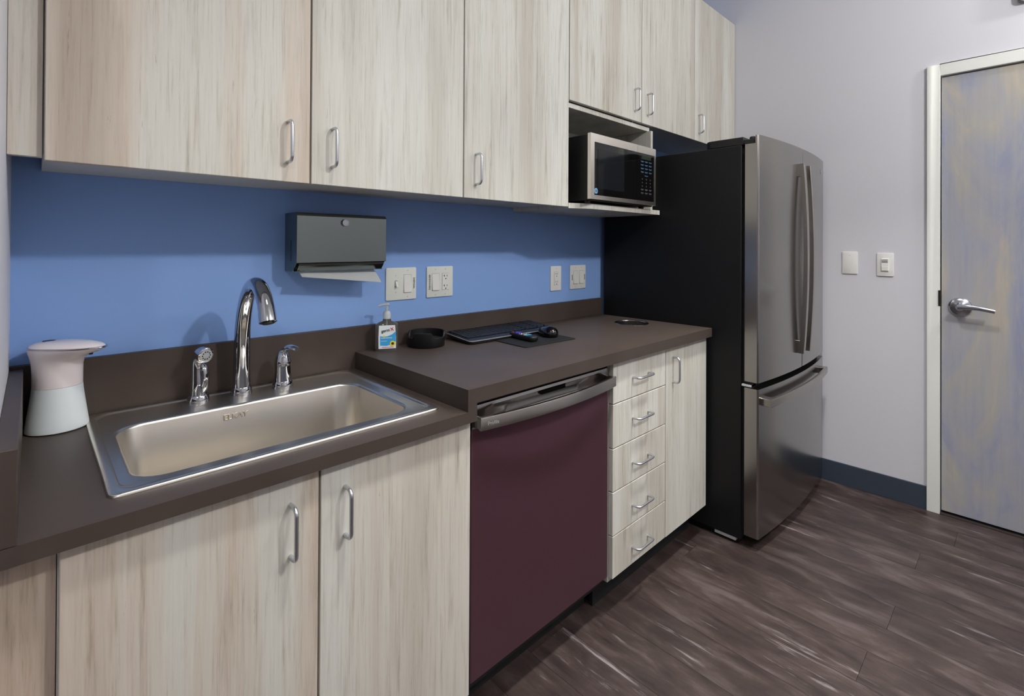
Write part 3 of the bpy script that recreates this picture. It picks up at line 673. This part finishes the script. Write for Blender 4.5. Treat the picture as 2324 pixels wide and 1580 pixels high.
finish('toggle', prism([(-0.005, 1.134), (-0.008, 1.130), (-0.0165, 1.1265), (-0.0175, 1.1305), (-0.0095, 1.147), (-0.005, 1.149)], 1.0418, 1.0489, 'x'), M['white'], t, 0.0008, 1)
screw(t, 1.0453, 1.1695); screw(t, 1.0453, 1.109); screw(t, 1.093, 1.187); screw(t, 1.093, 1.091); rocker(t, 1.0925, 1.139)
text('lettering', 'DISPOSAL', 0.0095, M['ink'], t, axes((1.1192, -0.0058, 1.139), (0, 0, -1), (1, 0, 0)), bold=0.0001)
t = wplate('switch_plate', 'ivory two-gang switch and outlet plate lettered DISHWASHER', 1.1755, 1.296, 1.0795, 1.198)
rocker(t, 1.2145, 1.1385); outlet(t, 1.2605, 1.1385, twenty=True)
for x in (1.2145, 1.2605): screw(t, x, 1.187); screw(t, x, 1.090)
text('lettering', 'DISHWASHER', 0.0095, M['ink'], t, axes((1.1885, -0.0058, 1.1385), (0, 0, 1), (-1, 0, 0)), bold=0.0001)
t = wplate('outlet_plate', 'narrow white outlet plate with two sockets near the refrigerator', 1.868, 1.944, 1.062, 1.1815, 'white')
outlet(t, 1.908, 1.1215); screw(t, 1.908, 1.170); screw(t, 1.908, 1.073)
t = wplate('switch_plate', 'white two-gang switch plate with two rockers next to the refrigerator', 2.012, 2.1335, 1.062, 1.182, 'white')
rocker(t, 2.052, 1.121); rocker(t, 2.098, 1.121)
for x in (2.052, 2.098): screw(t, x, 1.1705); screw(t, x, 1.072)
for x in (2.0265, 2.1245): finish('print_mark', boxes((x - 0.002, x + 0.002, -0.0058, -0.0054, 1.107, 1.135)), M['ink'], t)
def rplate(name, label, y0, y1, z0, z1):
    t = thing(name, label, 'wall plate', (XR, (y0 + y1) / 2, (z0 + z1) / 2))
    finish('plate', prism(rrect(min(y0, y1), max(y0, y1), z0, z1, 0.004, 3), XR - 0.006, XR - 0.0003, 'x'), M['white'], t, 0.0018, 2, ang=50)
    return t
t = rplate('blank_plate', 'blank white wall plate between refrigerator and motion switch', -0.9166, -0.988, 1.137, 1.2558)
for z in (1.236, 1.157): finish('screw', lathe([(0, 0), (0.0028, 0), (0.0022, 0.001), (0, 0.001)], (XR - 0.006, -0.952, z), 12, 'x'), M['lite'], t)
t = rplate('motion_switch', 'white motion sensor wall switch beside the door frame', -1.073, -1.145, 1.1315, 1.2513)
q = finish('sensor_body', prism([(XR - 0.0055, 1.157), (XR - 0.0105, 1.157), (XR - 0.0125, 1.185), (XR - 0.012, 1.205), (XR - 0.0095, 1.222), (XR - 0.0055, 1.224)], -1.093, -1.125, 'y'), M['white'], t, 0.001, 1)
finish('sensor_lens', prism([(XR - 0.0122, 1.201), (XR - 0.0138, 1.205), (XR - 0.0135, 1.212), (XR - 0.0105, 1.219), (XR - 0.0095, 1.219)], -1.0965, -1.1215, 'y'), M['grey'], q, label='grey sensor lens')
finish('push_button', boxes((XR - 0.0132, XR - 0.010, -1.1235, -1.0945, 1.160, 1.182)), M['ivory'], q, 0.0012, 1)
al = thing('wall_alarm', 'white rounded alarm unit high on the wall above the door', 'alarm', (XR, -1.66, 2.4))
finish('housing', prism(rrect(-1.735, -1.602, 2.372, 2.52, 0.022, 5), XR - 0.045, XR - 0.0005, 'x'), M['white'], al, 0.006, 3, label='white housing')
finish('back_plate', prism(rrect(-1.741, -1.596, 2.366, 2.526, 0.02, 5), XR - 0.006, XR - 0.0003, 'x'), M['grey'], al)
# ---------------------------------------------------------------- things on the counters
# automatic soap dispenser
cxs, cys = 0.1620, -0.0735
sd = thing('soap_dispenser', 'white automatic soap dispenser with frosted base left of the sink', 'soap dispenser', (cxs, cys, Z1))
finish('bottle', lathe([(0, 0.0005), (0.050, 0.0005), (0.0535, 0.003), (0.0535, 0.008), (0.0505, 0.03), (0.0465, 0.06), (0.0435, 0.085), (0.0425, 0.0975), (0, 0.0975)], (cxs, cys, Z1), 40), M['frost'], sd, label='frosted translucent lower bottle')
ax = Vector((0.66, -0.75, 0)).normalized(); ay = Vector((-ax.y, ax.x, 0))
def tear(zl, left, right, w, z, n=44, nose=1.0):
    l = []
    for j in range(n):
        a = 2 * math.pi * j / n; ca, sa = math.cos(a), math.sin(a)
        X = right * (abs(ca) ** nose) if ca > 0 else -left * abs(ca)
        Y = w * sa
        p = Vector((cxs, cys, Z1 + z)) + ax * X + ay * Y
        l.append(tuple(p))
    return l
bm = bmesh.new()
loft(bm, [tear(0, .0425, .0425, .0425, .098), tear(0, .0425, .0425, .0425, .125), tear(0, .0435, .0425, .0430, .142), tear(0, .0455, .046, .044, .155), tear(0, .049, .062, .0455, .166), tear(0, .0525, .088, .047, .174), tear(0, .054, .104, .0475, .181), tear(0, .0545, .108, .0475, .1835)])
finish('head', bm, M['pinkw'], sd, ang=70, label='glossy white pump head with spout')
bm = bmesh.new(); loft(bm, [tear(0, .0545, .108, .0475, .1836), tear(0, .055, .1095, .048, .1848), tear(0, .0548, .109, .0478, .1866), tear(0, .053, .106, .0465, .187)])
finish('trim_ring', bm, M['chrome'], sd, ang=50, label='chrome trim band')
bm = bmesh.new(); loft(bm, [tear(0, .0525, .104, .0460, .1871), tear(0, .050, .098, .0440, .1905), tear(0, .040, .080, .036, .1945), tear(0, .02, .04, .018, .197)])
finish('top_cap', bm, M['pinkw'], sd, ang=70)
pc = Vector((cxs, cys, Z1)) + ax * -0.022
finish('button', lathe([(0, .1928), (0.012, .1945), (0.011, .1972), (0, .1978)], (pc.x, pc.y, Z1), 20), M['black'], sd)
pn = Vector((cxs, cys, Z1)) + ax * 0.078
finish('nozzle', lathe([(0, .168), (0.0035, .168), (0.0045, .173), (0.009, .1765), (0, .179)], (pn.x, pn.y, Z1), 14), M['black'], sd)
# hand sanitizer (local, front = -y)
hs = thing('hand_sanitizer', 'clear pump bottle of hand sanitizer on the raised counter', 'sanitizer bottle', (0.972, -0.075, Z2), math.radians(-27))
def L(name, bm, mt, parent, **k):
    ORG.setdefault(parent.name, Vector((0, 0, 0)))
    return finish(name, bm, mt, parent, local=True, **k)
def rl(w, d, r, z, dx=0): return [(p[0] + dx, p[1], z) for p in rrect(-w, w, -d, d, r, 5)]
bm = bmesh.new()
loft(bm, [rl(.033, .015, .010, .0006), rl(.036, .0175, .012, .003), rl(.0375, .0185, .012, .010), rl(.0375, .0185, .012, .085), rl(.036, .0178, .012, .091), rl(.026, .0155, .012, .0975), rl(.0145, .0135, .0125, .102), rl(.0125, .0125, .0124, .110)])
bo = L('bottle', bm, M['clear'], hs, ang=60, label='clear plastic bottle of gel')
bm = prism([(-0.027, 0.011), (0.0295, 0.011), (0.0295, 0.05), (0.026, 0.089), (-0.026, 0.089), (-0.0275, 0.05)], -0.0200, -0.0190, 'y')
lb = L('label', bm, M['lbl'], hs)
sw = [(-0.022, 0.022), (0.0, 0.0205), (0.014, 0.025), (0.029, 0.034), (0.029, 0.068), (0.016, 0.058), (0.002, 0.0525), (-0.010, 0.051), (-0.022, 0.0535)]
L('label_band', prism(sw, -0.0205, -0.0199, 'y'), M['lblue'], lb)
L('label_seal', lathe([(0, 0), (0.0088, 0), (0.0088, 0.0004), (0, 0.0004)], (0.0185, -0.0205, 0.0275), 24, 'y'), M['yellow'], lb)
L('label_seal', lathe([(0, 0), (0.0045, 0), (0.0045, 0.0004), (0, 0.0004)], (0.0185, -0.0209, 0.0275), 20, 'y'), M['brown'], lb)
L('label_seal', lathe([(0, 0), (0.003, 0), (0.003, 0.0004), (0, 0.0004)], (-0.0095, -0.0205, 0.0525), 16, 'y'), M['yellow'], lb)
tilt = (1, 0, 0.16)
text('lettering', 'germ', 0.0135, M['ink'], lb, axes((-0.0045, -0.0206, 0.0715), tilt, (-0.16, 0, 1)), local=True, bold=0.00015)
text('lettering', 'X', 0.0145, M['red'], lb, axes((0.0165, -0.0206, 0.0755), tilt, (-0.16, 0, 1)), local=True, bold=0.0003)
L('label_line', boxes((-0.019, 0.017, -0.0209, -0.0203, 0.0455, 0.048)), M['lite'], lb)
L('label_line', boxes((-0.019, 0.000, -0.0209, -0.0203, 0.0360, 0.0374)), M['lite'], lb)
L('label_line', boxes((-0.016, 0.022, -0.0203, -0.0199, 0.0145, 0.0162)), M['red'], lb)
L('collar', lathe([(0.0, .1095), (0.0135, .1095), (0.0138, .124), (0.012, .132), (0.0085, .136), (0, .136)], (0, 0, 0), 24), M['pump'], hs)
L('pump_stem', lathe([(0, .135), (0.0042, .135), (0.0042, .153), (0, .153)], (0, 0, 0), 16), M['pump'], hs)
hpth = catmull([(0.008, 0, .158), (0.0, 0, .158), (-0.014, 0, .157), (-0.028, 0, .152)], 4)
L('pump_head', tube(hpth, [0.005] * 5 + [0.0042] * 8, 12), M['pump'], hs)
L('dip_tube', tube([(0, 0, .012), (0, 0, .109)], 0.0016, 8), M['pump'], bo)
# black coaster holder
ccx, ccy = 1.118, -0.094
ch = thing('coaster_holder', 'round black plastic coaster holder with notched rim', 'coaster holder', (ccx, ccy, Z2))
bm = bmesh.new(); n = 72; R0, R1 = 0.0645, 0.059
def rimh(a):
    a = math.degrees(a) % 360
    k = min(abs((a - c0 + 180) % 360 - 180) for c0 in (165, 285))
    s_ = min(max((k - 22) / 12, 0), 1); s_ = s_ * s_ * (3 - 2 * s_)
    return 0.034 + 0.019 * s_
A = [2 * math.pi * j / n for j in range(n)]
lo = [[(ccx + r * math.cos(a), ccy + r * math.sin(a), Z2 + (h if not callable(h) else h(a))) for a in A] for r, h in ((R0 - 0.002, 0.0005), (R0, 0.003), (R0, lambda a: rimh(a) - 0.001), (R0 - 0.001, rimh), (R1 + 0.001, rimh), (R1, lambda a: rimh(a) - 0.001), (R1, 0.02), (0.001, 0.02))]
loft(bm, lo); finish('holder', bm, M['black'], ch, ang=40)
finish('coaster', lathe([(0, 0.0205), (0.0565, 0.0205), (0.057, 0.022), (0.0565, 0.0265), (0, 0.0265)], (ccx, ccy, Z2), 48), M['rubber'], ch)
# keyboard
kb = thing('keyboard', 'slim black keyboard with silver front edge against the backsplash', 'keyboard', (1.455, -0.127, Z2), math.radians(-1.5))
KW, KD = 0.222, 0.083
def kz(y): return 0.0165 + (y + KD) / (2 * KD) * 0.012
pts = rrect(-KW, KW, -KD, KD, 0.02, 6)
bm = bmesh.new(); loft(bm, [[(p[0] * 0.99, p[1] * 0.98, 0.002 + (0.010 if p[1] > 0 else 0.0)) for p in pts], [(p[0], p[1], kz(p[1]) - 0.003) for p in pts], [(p[0] * 0.995, p[1] * 0.99, kz(p[1])) for p in pts]])
L('case', bm, M['keyb'], kb, ang=40)
bm = bmesh.new(); loft(bm, [[(p[0] * 1.004, p[1] * 1.012, kz(p[1]) - 0.0055) for p in pts], [(p[0] * 1.004, p[1] * 1.012, kz(p[1]) - 0.0025) for p in pts], [(p[0] * 0.998, p[1] * 0.996, kz(p[1]) - 0.0018) for p in pts]], False, False)
bmesh.ops.solidify(bm, geom=bm.faces[:], thickness=0.0006); L('edge_trim', bm, M['silver'], kb, label='silver edge line')
for sx_ in (-0.17, 0.17): L('foot', boxes((sx_ - 0.012, sx_ + 0.012, KD - 0.03, KD - 0.01, 0.0003, 0.013)), M['black'], kb)
kp = None
rows = 6
for r_i in range(rows):
    yk = KD - 0.020 - r_i * 0.0205
    cols = 20 if r_i else 18
    x = -KW + 0.012
    c_i = 0
    while x < KW - 0.02:
        wkey = 0.0185
        if r_i == rows - 1 and 3 <= c_i <= 3: wkey = 0.105
        if wkey < 0.05 and kp is not None:
            o = bpy.data.objects.new('key', kp); COL.objects.link(o); o.parent = kb
        else:
            o = L('key', boxes((-wkey / 2, wkey / 2, -0.0085, 0.0085, 0, 0.0028)), M['keycap'], kb, bevel=0.0008, seg=1)
            if wkey < 0.05: kp = o.data
        o.location = (x + wkey / 2, yk, kz(yk)); o.rotation_euler = (math.atan2(0.012, 2 * KD), 0, 0)
        x += wkey + 0.0022; c_i += 1
        if abs(x - (KW - 0.135)) < 0.012 or abs(x - (KW - 0.072)) < 0.008: x += 0.005
# mouse pad, mouse, remote
mp_ = [(p[0], p[1]) for p in rrect(-0.131, 0.131, -0.114, 0.114, 0.012, 5)]
bm = prism(mp_, 0.0004, 0.003)
mo = finish('mouse_pad', bm, M['rubber'], None, 0.0006, 1, local=True); mo.location = (1.478, -0.268, Z2); mo.rotation_euler = (0, 0, math.radians(-3))
mo['label'] = 'thin black rectangular mouse pad on the raised counter'; mo['category'] = 'mouse pad'
ms = thing('computer_mouse', 'glossy black computer mouse on the mouse pad', 'mouse', (1.566, -0.272, Z2 + 0.003), math.radians(-25))
def mloop(s, z, k=1.0):
    l = []
    for j in range(32):
        a = 2 * math.pi * j / 32; ca, sa = math.cos(a), math.sin(a)
        l.append((0.0305 * s * math.copysign(abs(ca) ** 0.85, ca), 0.052 * s * k * math.copysign(abs(sa) ** 0.9, sa) - 0.002 * z / 0.03, z * (1.0 + 0.10 * (-sa))))
    return l
bm = bmesh.new(); loft(bm, [mloop(0.9, 0.0005), mloop(0.97, 0.003), mloop(1.0, 0.009), mloop(0.97, 0.017), mloop(0.88, 0.0245), mloop(0.70, 0.0305), mloop(0.42, 0.0340), mloop(0.12, 0.0352)])
L('shell', bm, M['blackg'], ms, ang=80)
ms.scale = (1.14, 1.14, 1.08)
L('wheel', lathe([(0, -0.003), (0.008, -0.003), (0.009, -0.0015), (0.009, 0.0015), (0.008, 0.003), (0, 0.003)], (0, 0.030, 0.0265), 18, 'x'), M['rubber'], ms)
L('button_seam', boxes((-0.0004, 0.0004, 0.018, 0.046, 0.018, 0.0325)), M['slot'], ms)
rm = thing('remote_control', 'small black streaming remote with colored buttons on the mouse pad', 'remote', (1.441, -0.262, Z2 + 0.003), math.radians(-6))
bm = bmesh.new(); loft(bm, [rl(.016, .066, .012, .0005), rl(.0195, .0705, .014, .006), rl(.0205, .072, .015, .013), rl(.0198, .0712, .0145, .0185), rl(.0185, .070, .0135, .020)])
L('body', bm, M['black'], rm, ang=40)
ZB = 0.0200
L('power_button', lathe([(0, 0), (0.0035, 0), (0.003, 0.0014), (0, 0.0014)], (-0.006, 0.060, ZB), 14), M['red'], rm)
L('direction_pad', prism([(-0.012, -0.005), (-0.005, -0.005), (-0.005, -0.012), (0.005, -0.012), (0.005, -0.005), (0.012, -0.005), (0.012, 0.005), (0.005, 0.005), (0.005, 0.012), (-0.005, 0.012), (-0.005, 0.005), (-0.012, 0.005)], ZB, ZB + 0.0018), M['purple'], rm).location = (0, 0.034, 0)
for k, (x, y) in enumerate(((-0.011, 0.012), (0, 0.012), (0.011, 0.012), (-0.011, 0.0), (0, 0.0), (0.011, 0.0))):
    L('button', lathe([(0, 0), (0.0034, 0), (0.0028, 0.0012), (0, 0.0012)], (x, y, ZB), 12), M['lite'] if k in (1, 3, 5) else M['grey'], rm)
for k, (x, y, mm_) in enumerate(((-0.0075, -0.018, 'lite'), (0.0075, -0.018, 'lblue'), (-0.0075, -0.029, 'teal'), (0.0075, -0.029, 'lblue'))):
    L('shortcut_button', boxes((x - 0.0062, x + 0.0062, y - 0.0035, y + 0.0035, ZB, ZB + 0.0012)), M[mm_], rm)
